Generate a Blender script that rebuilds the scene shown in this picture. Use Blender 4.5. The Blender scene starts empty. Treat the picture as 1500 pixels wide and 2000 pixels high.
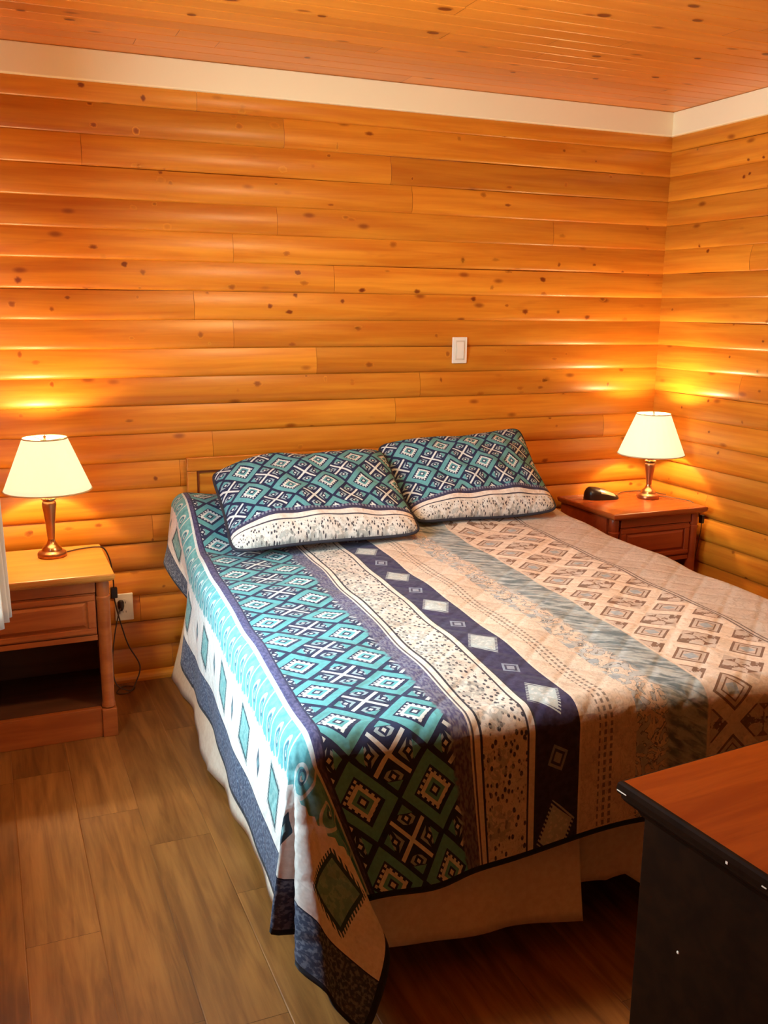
import bpy, math, random
import numpy as np
from mathutils import Vector, Matrix

SC = bpy.context.scene
COL = SC.collection
PI = math.pi
random.seed(7)
rng = np.random.default_rng(11)

# ------------------------------------------------------------------ camera
CAM_LOC = (-3.0929, -3.8398, 1.5468)
YAW, PITCH, ROLL, FPX = 0.400576, 0.215871, 0.010179, 1841.6
cd = bpy.data.cameras.new('camera'); cam = bpy.data.objects.new('camera', cd); COL.objects.link(cam)
F = Vector((math.sin(YAW)*math.cos(PITCH), math.cos(YAW)*math.cos(PITCH), -math.sin(PITCH)))
Rt = Vector((math.cos(YAW), -math.sin(YAW), 0)); Up = Rt.cross(F)
c_, s_ = math.cos(ROLL), math.sin(ROLL)
R2 = c_*Rt + s_*Up; U2 = -s_*Rt + c_*Up
cam.matrix_world = Matrix(((R2.x, U2.x, -F.x, CAM_LOC[0]), (R2.y, U2.y, -F.y, CAM_LOC[1]), (R2.z, U2.z, -F.z, CAM_LOC[2]), (0, 0, 0, 1)))
cd.sensor_fit = 'AUTO'; cd.sensor_width = 36.0; cd.lens = 36.0*FPX/2000.0
cd.clip_start = .02
SC.camera = cam

# ------------------------------------------------------------------ light and exposure
SC.view_settings.view_transform = 'Standard'
SC.view_settings.look = 'None'
SC.view_settings.gamma = 1.0
SC.view_settings.use_curve_mapping = False
SC.view_settings.exposure = 0.42
WORLD_STRENGTH = 29.0
WORLD_COLOR = (0.62, 0.90, 1.0)
LAMP_W = 42.0
LAMP_COLOR = (1.0, 0.70, 0.34)
SHADE_EMIT = 0.55
FILL_W = 20.0
FILL_COLOR = (1.0, 0.67, 0.33)
w = bpy.data.worlds.new('world'); SC.world = w; w.use_nodes = True
bg = w.node_tree.nodes['Background']; bg.inputs[0].default_value = (*WORLD_COLOR, 1); bg.inputs[1].default_value = WORLD_STRENGTH

WIN_Y0, WIN_Y1, WIN_Z0, WIN_Z1 = -1.95, -0.98, 0.88, 1.98      # window in the left wall
LX = -3.28                                                     # left wall plane
FY = -4.7                                                      # wall behind the camera
CH = 2.44                                                      # ceiling height
pl = bpy.data.lights.new('window_portal', 'AREA'); pl.shape = 'RECTANGLE'; pl.size = WIN_Z1-WIN_Z0; pl.size_y = WIN_Y1-WIN_Y0
pl.cycles.is_portal = True
po = bpy.data.objects.new('window_portal', pl); COL.objects.link(po)
po.location = (LX-.06, (WIN_Y0+WIN_Y1)/2, (WIN_Z0+WIN_Z1)/2); po.rotation_euler = (0, -PI/2, 0)

# ------------------------------------------------------------------ helpers
def lin(*c):
    c = [x/255.0 for x in c]
    return tuple((x/12.92 if x <= .04045 else ((x+.055)/1.055)**2.4) for x in c)

def tag(o, label=None, cat=None, group=None, kind=None):
    if label: o['label'] = label
    if cat: o['category'] = cat
    if group: o['group'] = group
    if kind: o['kind'] = kind
    return o

def thing(name, label, cat, loc=(0, 0, 0), rz=0.0, group=None):
    o = bpy.data.objects.new(name, None); COL.objects.link(o)
    o.empty_display_size = .1
    o.location = loc; o.rotation_euler = (0, 0, rz)
    return tag(o, label, cat, group)

class MB:
    """collects geometry for ONE mesh object"""
    def __init__(s): s.v = []; s.f = []; s.m = []; s.uv = {}; s.att = {}
    def vert(s, *p): s.v.append(tuple(p)); return len(s.v)-1
    def face(s, idx, m=0, uv=None, att=None):
        k = len(s.f); s.f.append(tuple(idx)); s.m.append(m)
        if uv is not None: s.uv[k] = uv
        if att is not None: s.att[k] = att
        return k
    def box(s, x0, x1, y0, y1, z0, z1, m=0):
        b = [s.vert(x, y, z) for z in (z0, z1) for y in (y0, y1) for x in (x0, x1)]
        for q in ((0, 2, 3, 1), (4, 5, 7, 6), (0, 1, 5, 4), (2, 6, 7, 3), (0, 4, 6, 2), (1, 3, 7, 5)):
            s.face([b[i] for i in q], m)
        return s
    def frustum(s, x0, x1, y0, y1, z0, z1, ins, axis='y-', m=0):
        """raised panel: base rect x0..x1,z0..z1 at y1, top inset at y0 (towards -y)"""
        a = [s.vert(x0, y1, z0), s.vert(x1, y1, z0), s.vert(x1, y1, z1), s.vert(x0, y1, z1)]
        b = [s.vert(x0+ins, y0, z0+ins), s.vert(x1-ins, y0, z0+ins), s.vert(x1-ins, y0, z1-ins), s.vert(x0+ins, y0, z1-ins)]
        s.face(b, m)
        for i in range(4): s.face([a[i], a[(i+1) % 4], b[(i+1) % 4], b[i]], m)
        return s
    def lathe(s, prof, n=32, m=0, c=(0, 0, 0), cap=True):
        rings = []
        for r, z in prof:
            rings.append([s.vert(c[0]+r*math.cos(2*PI*i/n), c[1]+r*math.sin(2*PI*i/n), c[2]+z) for i in range(n)])
        for a, b in zip(rings, rings[1:]):
            for i in range(n): s.face([a[i], a[(i+1) % n], b[(i+1) % n], b[i]], m)
        if cap:
            if prof[0][0] > 1e-5: s.face(rings[0][::-1], m)
            if prof[-1][0] > 1e-5: s.face(rings[-1], m)
        return s
    def tube(s, pts, r, n=8, m=0, closed=False):
        pts = [Vector(p) for p in pts]; N = len(pts); rings = []
        up = Vector((0, 0, 1)); prev = None
        for i, p in enumerate(pts):
            if closed: t = (pts[(i+1) % N]-pts[i-1]).normalized()
            else: t = (pts[min(i+1, N-1)]-pts[max(i-1, 0)]).normalized()
            if prev is None:
                a = t.cross(up)
                if a.length < 1e-3: a = t.cross(Vector((1, 0, 0)))
                a.normalize()
            else:
                a = (prev - t*prev.dot(t)); a.normalize()
            prev = a; b = t.cross(a)
            rings.append([s.vert(*(p+r*(math.cos(2*PI*k/n)*a+math.sin(2*PI*k/n)*b))) for k in range(n)])
        M = N if closed else N-1
        for i in range(M):
            A, B = rings[i], rings[(i+1) % N]
            for k in range(n): s.face([A[k], B[k], B[(k+1) % n], A[(k+1) % n]], m)
        if not closed:
            s.face(rings[0], m); s.face(rings[-1][::-1], m)
        return s
    def build(s, name, mats, parent=None, smooth=False, bevel=0.0, seg=2, auto=None, solid=0.0, fix=True):
        me = bpy.data.meshes.new(name)
        me.from_pydata(s.v, [], s.f)
        if not isinstance(mats, (list, tuple)): mats = [mats]
        for m in mats: me.materials.append(m)
        me.polygons.foreach_set('material_index', s.m)
        if s.uv:
            L = me.uv_layers.new(name='UVMap')
            for k, uv in s.uv.items():
                p = me.polygons[k]
                for li, c in zip(p.loop_indices, uv): L.data[li].uv = c
        if s.att:
            A = me.color_attributes.new('plank', 'FLOAT_COLOR', 'CORNER')
            for k, cs in s.att.items():
                p = me.polygons[k]
                for j, li in enumerate(p.loop_indices): A.data[li].color = cs[j] if isinstance(cs, list) else cs
        if fix:
            import bmesh
            bm = bmesh.new(); bm.from_mesh(me); bmesh.ops.recalc_face_normals(bm, faces=bm.faces); bm.to_mesh(me); bm.free()
        if smooth: me.polygons.foreach_set('use_smooth', [True]*len(me.polygons))
        me.update()
        o = bpy.data.objects.new(name, me); COL.objects.link(o)
        if parent: o.parent = parent
        if bevel:
            b = o.modifiers.new('bevel', 'BEVEL'); b.width = bevel; b.segments = seg; b.limit_method = 'ANGLE'; b.angle_limit = .6
        if auto is not None and smooth:
            try: me.set_sharp_from_angle(angle=auto)
            except Exception: pass
        if solid:
            b = o.modifiers.new('thick', 'SOLIDIFY'); b.thickness = solid; b.offset = -1
        return o

def spline(pts, n=8):
    P = [Vector(p) for p in pts]; out = []
    for i in range(len(P)-1):
        p0, p1, p2, p3 = P[max(i-1, 0)], P[i], P[i+1], P[min(i+2, len(P)-1)]
        for k in range(n):
            t = k/n
            out.append(.5*((2*p1)+(-p0+p2)*t+(2*p0-5*p1+4*p2-p3)*t*t+(-p0+3*p1-3*p2+p3)*t**3))
    out.append(P[-1]); return out

# ------------------------------------------------------------------ shader helpers
class X:
    """wraps a float socket so patterns can be written as arithmetic"""
    nt = None
    def __init__(s, sock): s.s = sock
    @staticmethod
    def op(kind, *a):
        n = X.nt.nodes.new('ShaderNodeMath'); n.operation = kind
        for i, v in enumerate(a):
            if isinstance(v, X): X.nt.links.new(v.s, n.inputs[i])
            else: n.inputs[i].default_value = float(v)
        return X(n.outputs[0])
    def __add__(a, b): return X.op('ADD', a, b)
    __radd__ = __add__
    def __sub__(a, b): return X.op('SUBTRACT', a, b)
    def __rsub__(a, b): return X.op('SUBTRACT', b, a)
    def __mul__(a, b): return X.op('MULTIPLY', a, b)
    __rmul__ = __mul__
    def __truediv__(a, b): return X.op('DIVIDE', a, b)
    def abs(a): return X.op('ABSOLUTE', a)
    def frac(a): return X.op('FRACT', a)
    def floor(a): return X.op('FLOOR', a)
    def sin(a): return X.op('SINE', a)
    def max(a, b): return X.op('MAXIMUM', a, b)
    def min(a, b): return X.op('MINIMUM', a, b)
    def lt(a, b): return X.op('LESS_THAN', a, b)
    def gt(a, b): return X.op('GREATER_THAN', a, b)
    def mod2(a): return X.op('FLOORED_MODULO', a, 2.0)
    def inv(a): return X.op('SUBTRACT', 1.0, a)
    def sm(a, lo, hi):
        n = X.nt.nodes.new('ShaderNodeMapRange'); n.interpolation_type = 'SMOOTHSTEP'
        X.nt.links.new(a.s, n.inputs[0]); n.inputs[1].default_value = lo; n.inputs[2].default_value = hi
        return X(n.outputs[0])

def mix(fac, a, b):
    n = X.nt.nodes.new('ShaderNodeMix'); n.data_type = 'RGBA'
    if isinstance(fac, X): X.nt.links.new(fac.s, n.inputs[0])
    else: n.inputs[0].default_value = fac
    for k, v in ((6, a), (7, b)):
        if isinstance(v, tuple): n.inputs[k].default_value = (*v[:3], 1)
        else: X.nt.links.new(v, n.inputs[k])
    return n.outputs[2]

def mulc(a, b):
    n = X.nt.nodes.new('ShaderNodeMix'); n.data_type = 'RGBA'; n.blend_type = 'MULTIPLY'; n.inputs[0].default_value = 1
    for k, v in ((6, a), (7, b)):
        if isinstance(v, tuple): n.inputs[k].default_value = (*v[:3], 1)
        else: X.nt.links.new(v, n.inputs[k])
    return n.outputs[2]

def uvxy():
    n = X.nt.nodes.new('ShaderNodeUVMap'); n.uv_map = 'UVMap'
    s = X.nt.nodes.new('ShaderNodeSeparateXYZ'); X.nt.links.new(n.outputs[0], s.inputs[0])
    return X(s.outputs[0]), X(s.outputs[1])

def vec(x, y, z=0.0):
    n = X.nt.nodes.new('ShaderNodeCombineXYZ')
    for i, v in enumerate((x, y, z)):
        if isinstance(v, X): X.nt.links.new(v.s, n.inputs[i])
        else: n.inputs[i].default_value = v
    return n.outputs[0]

def noise(v, scale=1.0, detail=3.0, rough=.55, dist=0.0):
    n = X.nt.nodes.new('ShaderNodeTexNoise'); n.inputs['Scale'].default_value = scale
    n.inputs['Detail'].default_value = detail; n.inputs['Roughness'].default_value = rough; n.inputs['Distortion'].default_value = dist
    if v is not None: X.nt.links.new(v, n.inputs['Vector'])
    return X(n.outputs[0])

def voro(v, scale=1.0, rnd=1.0, feature='F1'):
    n = X.nt.nodes.new('ShaderNodeTexVoronoi'); n.feature = feature; n.inputs['Scale'].default_value = scale
    n.inputs['Randomness'].default_value = rnd
    X.nt.links.new(v, n.inputs['Vector'])
    return X(n.outputs['Distance'])

def objco():
    n = X.nt.nodes.new('ShaderNodeTexCoord'); s = X.nt.nodes.new('ShaderNodeSeparateXYZ'); X.nt.links.new(n.outputs['Object'], s.inputs[0])
    return X(s.outputs[0]), X(s.outputs[1]), X(s.outputs[2])

def mat(name, fn, rough=.5, metal=0.0, spec=.5, bump=None, coat=0.0, sheen=0.0):
    """fn() returns a colour (tuple or socket); bump() returns (height X, strength, distance)"""
    m = bpy.data.materials.new(name); m.use_nodes = True; nt = m.node_tree; X.nt = nt
    b = nt.nodes['Principled BSDF']
    c = fn() if callable(fn) else fn
    if isinstance(c, tuple): b.inputs['Base Color'].default_value = (*c[:3], 1)
    else: nt.links.new(c, b.inputs['Base Color'])
    b.inputs['Roughness'].default_value = rough; b.inputs['Metallic'].default_value = metal
    b.inputs['Specular IOR Level'].default_value = spec
    b.inputs['Coat Weight'].default_value = coat; b.inputs['Coat Roughness'].default_value = .24
    b.inputs['Sheen Weight'].default_value = sheen
    if bump:
        h, st, di = bump()
        n = nt.nodes.new('ShaderNodeBump'); n.inputs['Strength'].default_value = st; n.inputs['Distance'].default_value = di
        nt.links.new(h.s, n.inputs['Height']); nt.links.new(n.outputs[0], b.inputs['Normal'])
    return m

# ------------------------------------------------------------------ wood of walls, ceiling, floor
def plank_attr():
    a = X.nt.nodes.new('ShaderNodeVertexColor'); a.layer_name = 'plank'
    s = X.nt.nodes.new('ShaderNodeSeparateColor'); X.nt.links.new(a.outputs[0], s.inputs[0])
    return X(s.outputs[0]), X(s.outputs[1]), X(s.outputs[2])      # tint, knot, knot ring

def pine(c_lo, c_hi, c_knot, streak=1.0):
    def fn():
        u, v = uvxy(); tint, knot, ring = plank_attr()
        g = noise(vec(u*1.6, v*34.0), 1.0, 4.0, .6, .6)
        g2 = noise(vec(u*.9, v*9.0), 1.0, 3.0, .5, 1.2)
        c = mix((g*.55+g2*.45).sm(.30, .72), c_lo, c_hi)
        blot = noise(vec(u*3.0+7.0, v*14.0), 1.0, 3.0, .6, .4).sm(.62, .78)
        c = mix(blot*(.42*streak), c, mulc(c, (.62, .42, .30)))
        t = tint
        gray = X.nt.nodes.new('ShaderNodeCombineColor')
        for i in range(3): X.nt.links.new((t*(1.0, 1.12, 1.2)[i] + (0.0, -.12, -.2)[i]).s, gray.inputs[i])
        c = mulc(c, gray.outputs[0])
        # small pin knots scattered by a cellular pattern
        vd = voro(vec(u*3.6, v*8.5), 1.0, 1.0)
        c = mix(vd.sm(.13, .03)*.75, c, mulc(c, c_knot))
        c = mix(knot.sm(.05, .9), c, mulc(c, c_knot))
        return c
    return fn

def pine_bump():
    u, v = uvxy()
    return noise(vec(u*2.0, v*45.0), 1.0, 3.0), .12, .004

W_LO, W_HI = (.52, .138, .006), (.72, .275, .022)
WALLWOOD = mat('knotty_pine_siding', pine(W_LO, W_HI, (.34, .16, .08)), rough=.40, spec=.45, bump=pine_bump, coat=.15)
CEILWOOD = mat('pine_ceiling_boards', pine((.60, .175, .014), (.70, .235, .026), (.25, .10, .05), .7), rough=.33, spec=.5, bump=pine_bump)
def floor_col():
    u, v = uvxy(); tint, knot, ring = plank_attr()
    g = noise(vec(u*38.0, v*2.4), 1.0, 5.0, .62, .8)
    g2 = noise(vec(u*9.0+3.0, v*1.1), 1.0, 3.0, .55, 1.6)
    c = mix((g*.5+g2*.5).sm(.34, .68), (.165, .060, .013), (.36, .150, .036))
    return mulc(c, mix(tint, (.74, .70, .66), (1.08, 1.08, 1.08)))
FLOORMAT = mat('vinyl_plank_floor', floor_col, rough=.42, spec=.4, bump=lambda: (noise(vec(uvxy()[0]*60.0, uvxy()[1]*3.0), 1, 3), .08, .003))
GAPMAT = mat('floor_gap', (.03, .015, .008), rough=.8)
WHITETRIM = mat('warm_lit_trim', (.90, .78, .53), rough=.45)  # white trim, with the warm room light put into its colour
PINETRIM = mat('pine_trim', lambda: mix(noise(vec(objco()[0]*2, objco()[1]*30, objco()[2]*30), 1, 3).sm(.3, .7), W_LO, W_HI), rough=.4)

PITCHB = .112; Z0B = 1.7063            # board pitch, height of a known board edge
PROFILE = [(r_, .0012+.86*(d_-.0015)) for r_, d_ in ((0, .0015), (.02, .0085), (.07, .0130), (.18, .0165), (.32, .0185), (.48, .018), (.62, .0155), (.76, .0115), (.88, .007), (.96, .0035), (1, .0015))]
def prof_depth(r):
    return float(np.interp(r, [p[0] for p in PROFILE], [p[1] for p in PROFILE]))

def siding(name, frame, u0, u1, zr, joints, knots, seed, nu=26, rowshift=0):
    """horizontal log siding; frame(u, d, z) -> world point, d = how far the face bulges into the room"""
    R = np.random.default_rng(seed); mb = MB()
    k0 = math.floor((zr[0]-Z0B)/PITCHB)-1; k1 = math.ceil((zr[1]-Z0B)/PITCHB)
    for k in range(k0, k1+1):
        za, zb = Z0B+k*PITCHB, Z0B+(k+1)*PITCHB
        if zb <= zr[0]+1e-4 or za >= zr[1]-1e-4: continue
        js = sorted(j for (j, kk) in joints if kk == k)
        cuts = [u0]+js+[u1]
        if not js:
            c = u0 + R.uniform(.3, 2.2)
            cuts = [u0]
            while c < u1-.25: cuts.append(c); c += R.uniform(1.4, 2.8)
            cuts.append(u1)
        ph = R.uniform(0, 6.28)
        for a, b in zip(cuts, cuts[1:]):
            tint = float(np.clip(R.normal(.97, .09), .72, 1.10)); uo, vo = R.uniform(0, 40), R.uniform(0, 40)
            bow = R.uniform(-.0025, .0025)
            n = max(2, int((b-a)*10)); grid = []
            for i in range(n+1):
                u = a+.0006+(b-a-.0012)*i/n
                row = []
                for r, d in PROFILE:
                    z = za+(zb-za)*r + .0018*math.sin(u*1.7+ph)*(1-abs(2*r-1)) + bow*math.sin(PI*i/n)
                    z = min(max(z, zr[0]), zr[1])
                    row.append(mb.vert(*frame(u, d, z)))
                grid.append((u, row))
            for i in range(n):
                (ua, A), (ub, B) = grid[i], grid[i+1]
                for j in range(len(PROFILE)-1):
                    va, vb = za+PITCHB*PROFILE[j][0]+vo, za+PITCHB*PROFILE[j+1][0]+vo
                    mb.face((A[j], B[j], B[j+1], A[j+1]), 0, [(ua+uo, va), (ub+uo, va), (ub+uo, vb), (ua+uo, vb)], (tint, 0, 0, 1))
    # knots: thin discs lying on the board faces, dark in the middle and fading into the board
    allk = list(knots)
    for (u, z, ru, rz, dark) in allk:
        def P(uu, zz):
            zz = min(max(zz, zr[0]), zr[1])
            r = ((zz-Z0B)/PITCHB) % 1.0
            return frame(uu, prof_depth(r)+.0012, zz)
        rk = ((z-Z0B)/PITCHB) % 1.0
        zlo = z-rk*PITCHB+.004; zhi = zlo+PITCHB-.008
        N = 14; uo, vo = R.uniform(0, 40), R.uniform(0, 40)
        irr = [1+R.uniform(-.18, .18) for _ in range(N)]
        cen = mb.vert(*P(u, z)); prev = None
        for fr, kv in ((.35, dark), (.62, dark*.75), (1.0, 0.0)):
            ring = []
            for i in range(N):
                t = 2*PI*i/N; uu = u+ru*fr*irr[i]*math.cos(t); zz = min(max(z+rz*fr*irr[i]*math.sin(t), zlo), zhi)
                ring.append((mb.vert(*P(uu, zz)), kv, uu+uo, zz+vo))
            for i in range(N):
                j = (i+1) % N
                if prev is None:
                    mb.face((cen, ring[i][0], ring[j][0]), 0, [(u+uo, z+vo), ring[i][2:], ring[j][2:]],
                            [(.95, dark, 0, 1), (.95, ring[i][1], 0, 1), (.95, ring[j][1], 0, 1)])
                else:
                    mb.face((prev[i][0], ring[i][0], ring[j][0], prev[j][0]), 0, [prev[i][2:], ring[i][2:], ring[j][2:], prev[j][2:]],
                            [(.95, q[1], 0, 1) for q in (prev[i], ring[i], ring[j], prev[j])])
            prev = ring
    return mb

def rowof(z): return math.floor((z-Z0B)/PITCHB)
BJ = [(-2.265, 2.307), (-2.699, 2.119), (-1.92, 2.213), (-1.455, 2.096), (-1.356, 1.988), (-1.953, 1.869), (-.646, 1.85),
      (-2.3, 1.551), (-2.143, 1.431), (-1.788, 1.334), (-1.304, 1.205), (-2.38, .9), (-2.5, .67)]
BK = [(-2.688, 2.319), (-2.467, 2.293), (-2.659, 2.262), (-2.65, 2.185), (-2.949, 1.624), (-2.563, 1.691), (-1.868, 1.674), (-1.878, 1.587),
      (-1.99, 1.538), (-1.907, 1.516), (-1.584, 1.608), (-1.672, 1.562), (-1.327, 1.605), (-1.046, 1.578), (-.781, 1.524), (-.693, 1.669)]
knots_b = [(u, z, random.uniform(.012, .02), random.uniform(.010, .016), random.uniform(.75, 1.0)) for u, z in BK]
for i in range(190):
    zz = random.uniform(.1, 2.3)
    big = random.random()
    knots_b.append((random.uniform(-3.25, -.03), zz, random.uniform(.007, .022), random.uniform(.006, .016), random.uniform(.25, .75)))
def struct(o): o['kind'] = 'structure'; return o
bw = siding('wall_back', lambda u, d, z: (u, -d, z), LX, 0.0, (0, CH), [(x, rowof(z)) for x, z in BJ], knots_b, 3)
bw.box(LX-.1, .1, .0, .1, 0, CH)
struct(bw.build('wall_back', WALLWOOD, smooth=True, fix=False))
knots_r = [(random.uniform(-2.2, -.05), random.uniform(.1, 2.3), random.uniform(.006, .013), random.uniform(.006, .012), random.uniform(.5, 1)) for i in range(95)]
rw = siding('wall_right', lambda u, d, z: (-d, u, z), FY, -.0, (0, CH), [], knots_r, 9)
rw.box(0, .1, FY, .0, 0, CH)
struct(rw.build('wall_right', WALLWOOD, smooth=True, fix=False))
# left wall around the window
lw = MB()
fr_l = lambda u, d, z: (LX+d, u, z)
for (a, b, z0, z1, sd) in ((FY, WIN_Y0, 0, CH, 21), (WIN_Y1, 0, 0, CH, 22), (WIN_Y0, WIN_Y1, 0, WIN_Z0, 23), (WIN_Y0, WIN_Y1, WIN_Z1, CH, 24)):
    p = siding('x', fr_l, a, b, (z0, z1), [], [], sd)
    off = len(lw.v); fo = len(lw.f)
    lw.v += p.v; lw.f += [tuple(i+off for i in f) for f in p.f]; lw.m += p.m
    lw.uv.update({k+fo: v for k, v in p.uv.items()}); lw.att.update({k+fo: v for k, v in p.att.items()})
    lw.box(LX-.1, LX, a, b, z0, z1)
struct(lw.build('wall_left', WALLWOOD, smooth=True, fix=False))
fw = siding('x', lambda u, d, z: (u, FY+d, z), LX, 0, (0, CH), [], [], 31)
fw.box(LX-.1, .1, FY-.1, FY, 0, CH)
struct(fw.build('wall_front', WALLWOOD, smooth=True, fix=False))

# ceiling: narrow beaded boards running along the bed wall
def planks_flat(y_edges, x0, x1, z, up, seed, lens, groove, along='x', jointgap=.0008):
    R = np.random.default_rng(seed); mb = MB()
    for a, b in zip(y_edges, y_edges[1:]):
        c = x0-R.uniform(0, lens[1]); cuts = []
        while c < x1: cuts.append(c); c += R.uniform(*lens)
        cuts.append(c)
        for p, q in zip(cuts, cuts[1:]):
            p2, q2 = max(p, x0)+jointgap, min(q, x1)-jointgap
            if q2-p2 < .01: continue
            t = float(np.clip(R.normal(.97, .05), .8, 1.08)) if along == 'x' else float(R.uniform(0, 1))
            uo, vo = R.uniform(0, 40), R.uniform(0, 40)
            sec = [(a, groove), (a+min(.004, groove*2), 0), (b-min(.004, groove*2), 0), (b, groove)]
            for (ya, da), (yb, db) in zip(sec, sec[1:]):
                pts = [(p2, ya, z+up*da), (q2, ya, z+up*da), (q2, yb, z+up*db), (p2, yb, z+up*db)]
                if along == 'y': pts = [(yy, xx, zz) for xx, yy, zz in pts]
                idx = [mb.vert(*v) for v in pts]
                mb.face(idx, 0, [(v[0]+uo, v[1]+vo) for v in pts], (t, 0, 0, 1))
    return mb
ye = list(np.arange(FY, .001, .0875)); ye[-1] = 0.0
cm = planks_flat(ye, LX, 0, CH, 1, 5, (1.6, 3.2), .0018)
for (x, y, ru, ry) in [(-1.70, -.99, .026, .016), (-1.22, -1.14, .026, .016), (-.95, -.72, .02, .012), (-1.62, -.74, .024, .014), (-2.02, -.76, .016, .010), (-2.33, -.80, .032, .012),
                       (-2.75, -.38, .018, .010), (-2.45, -.77, .014, .010), (-2.40, -.60, .016, .012), (-.92, -1.22, .02, .012), (-1.03, -1.33, .022, .012), (-2.90, -.42, .015, .01),
                       (-.55, -.55, .018, .01), (-.60, -.85, .015, .01), (-.75, -.43, .014, .01), (-1.1, -.38, .012, .01), (-1.9, -.25, .013, .01), (-.42, -1.0, .02, .011)]:
    N = 14; cen = cm.vert(x, y, CH-.0012); prev = None
    for fr, kv in ((.55, 1.0), (.8, .8), (1.1, 0.0)):
        ring = [(cm.vert(x+ru*fr*math.cos(2*PI*i/N), y+ry*fr*math.sin(2*PI*i/N), CH-.0012), kv) for i in range(N)]
        for i in range(N):
            j = (i+1) % N
            if prev is None: cm.face((cen, ring[i][0], ring[j][0]), 0, [(x, y)]*3, [(.95, 1, 0, 1), (.95, kv, 0, 1), (.95, kv, 0, 1)])
            else: cm.face((prev[i][0], ring[i][0], ring[j][0], prev[j][0]), 0, [(x, y)]*4, [(.95, prev[i][1], 0, 1), (.95, kv, 0, 1), (.95, kv, 0, 1), (.95, prev[i][1], 0, 1)])
        prev = ring
cm.box(LX-.1, .1, FY-.1, .1, CH+.0035, CH+.1)
struct(cm.build('ceiling', CEILWOOD, fix=False))
fe = list(np.arange(LX, .0, .178))+[0.0]
fm = planks_flat(fe, FY, 0, 0, -1, 8, (.7, 1.22), .0012, 'y', .0005)
fm.box(LX-.1, .1, FY-.1, .1, -.1, -.0015, 1)
struct(fm.build('floor', [FLOORMAT, GAPMAT], fix=False))

# white crown boards, pine shoe moulding
def crown(name, x0, x1, y0, y1):
    struct(MB().box(x0, x1, y0, y1, CH-.107, CH-.0005).build(name, WHITETRIM, bevel=.004))
    return
crown('trim_1', LX+.02, -.021, -.034, 0.0)
crown('trim_2', -.034, 0.0, FY, 0.0)
crown('trim_3', LX, LX+.034, FY, 0.0)
def shoe(name, prof_pts, axis):
    mb = MB()
    n = len(prof_pts)
    ends = (LX+.02, -.02) if axis == 'x' else (FY, -.02)
    rings = []
    for e in ends:
        rings.append([mb.vert(e, -d, z) if axis == 'x' else mb.vert(-d, e, z) for d, z in prof_pts])
    for i in range(n): mb.face((rings[0][i], rings[1][i], rings[1][(i+1) % n], rings[0][(i+1) % n]))
    mb.face(rings[0]); mb.face(rings[1][::-1])
    struct(mb.build(name, PINETRIM))
qp = [(0.0, 0.0), (.036, 0.0), (.036, .012), (.033, .020), (.027, .027), (.018, .033), (.012, .036), (0.0, .036)]
shoe('baseboard_back', qp, 'x'); shoe('baseboard_right', qp, 'y')

# window in the left wall (outside the frame; daylight comes through it)
def glass_mat():
    m = bpy.data.materials.new('window_glass'); m.use_nodes = True; nt = m.node_tree; nt.nodes.clear()
    o = nt.nodes.new('ShaderNodeOutputMaterial'); mx = nt.nodes.new('ShaderNodeMixShader'); t = nt.nodes.new('ShaderNodeBsdfTransparent'); g = nt.nodes.new('ShaderNodeBsdfGlossy')
    g.inputs['Roughness'].default_value = .02; mx.inputs[0].default_value = .06
    nt.links.new(t.outputs[0], mx.inputs[1]); nt.links.new(g.outputs[0], mx.inputs[2]); nt.links.new(mx.outputs[0], o.inputs[0]); return m
wn = bpy.data.objects.new('window_1', None); COL.objects.link(wn); wn.location = (LX, (WIN_Y0+WIN_Y1)/2, WIN_Z0); struct(wn)
hw, hh = (WIN_Y1-WIN_Y0)/2, WIN_Z1-WIN_Z0
m_ = MB()
for a in ((-hw, -hw+.05, 0, hh), (hw-.05, hw, 0, hh), (-hw, hw, 0, .05), (-hw, hw, hh-.05, hh), (-hw, hw, hh/2-.02, hh/2+.02)): m_.box(-.09, -.03, a[0], a[1], a[2], a[3])
m_.build('window_frame', WHITETRIM, wn, bevel=.003)
MB().box(-.065, -.061, -hw+.03, hw-.03, .03, hh-.03).build('window_pane', glass_mat(), wn)
MB().box(-.03, .05, -hw-.03, hw+.03, -.025, 0).build('window_sill', WHITETRIM, wn, bevel=.003)

# ------------------------------------------------------------------ other materials
def cherry(c1, c2, rough=.3, spec=.5):
    def fn():
        x, y, z = objco()
        return mix(noise(vec(x*3.0, y*26.0, z*26.0), 1.0, 4.0, .6, .5).sm(.3, .7), c1, c2)
    return mat('cherry_wood', fn, rough=rough, spec=spec)
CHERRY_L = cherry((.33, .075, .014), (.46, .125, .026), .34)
CHERRY_LTOP_LIT = cherry((.56, .21, .038), (.66, .28, .055), .30)  # left nightstand top: lampshade light put into this brighter colour
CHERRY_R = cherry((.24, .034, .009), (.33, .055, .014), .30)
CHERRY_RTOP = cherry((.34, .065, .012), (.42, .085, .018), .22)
DRESS_TOP = cherry((.20, .024, .001), (.28, .046, .003), .26, .28)
DRESS_BODY = cherry((.012, .0034, .0009), (.019, .0055, .0014), .65, .04)
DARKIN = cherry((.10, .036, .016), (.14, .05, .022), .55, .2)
BRASS = mat('brushed_bronze', lambda: (.62, .38, .19), rough=.24, metal=1.0)
BRASS_D = mat('bronze_dark', lambda: (.40, .17, .07), rough=.3, metal=.85)
IVORY = mat('ivory_plastic', (.80, .74, .66), rough=.4)
SLOT = mat('outlet_slot', (.04, .03, .02), rough=.6)
BLACKP = mat('dark_plastic', (.025, .012, .010), rough=.28)
CORDM = mat('brown_cord', (.055, .024, .012), rough=.5)
LIGHTCORD = mat('pale_cord', (.62, .45, .30), rough=.5)
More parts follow.
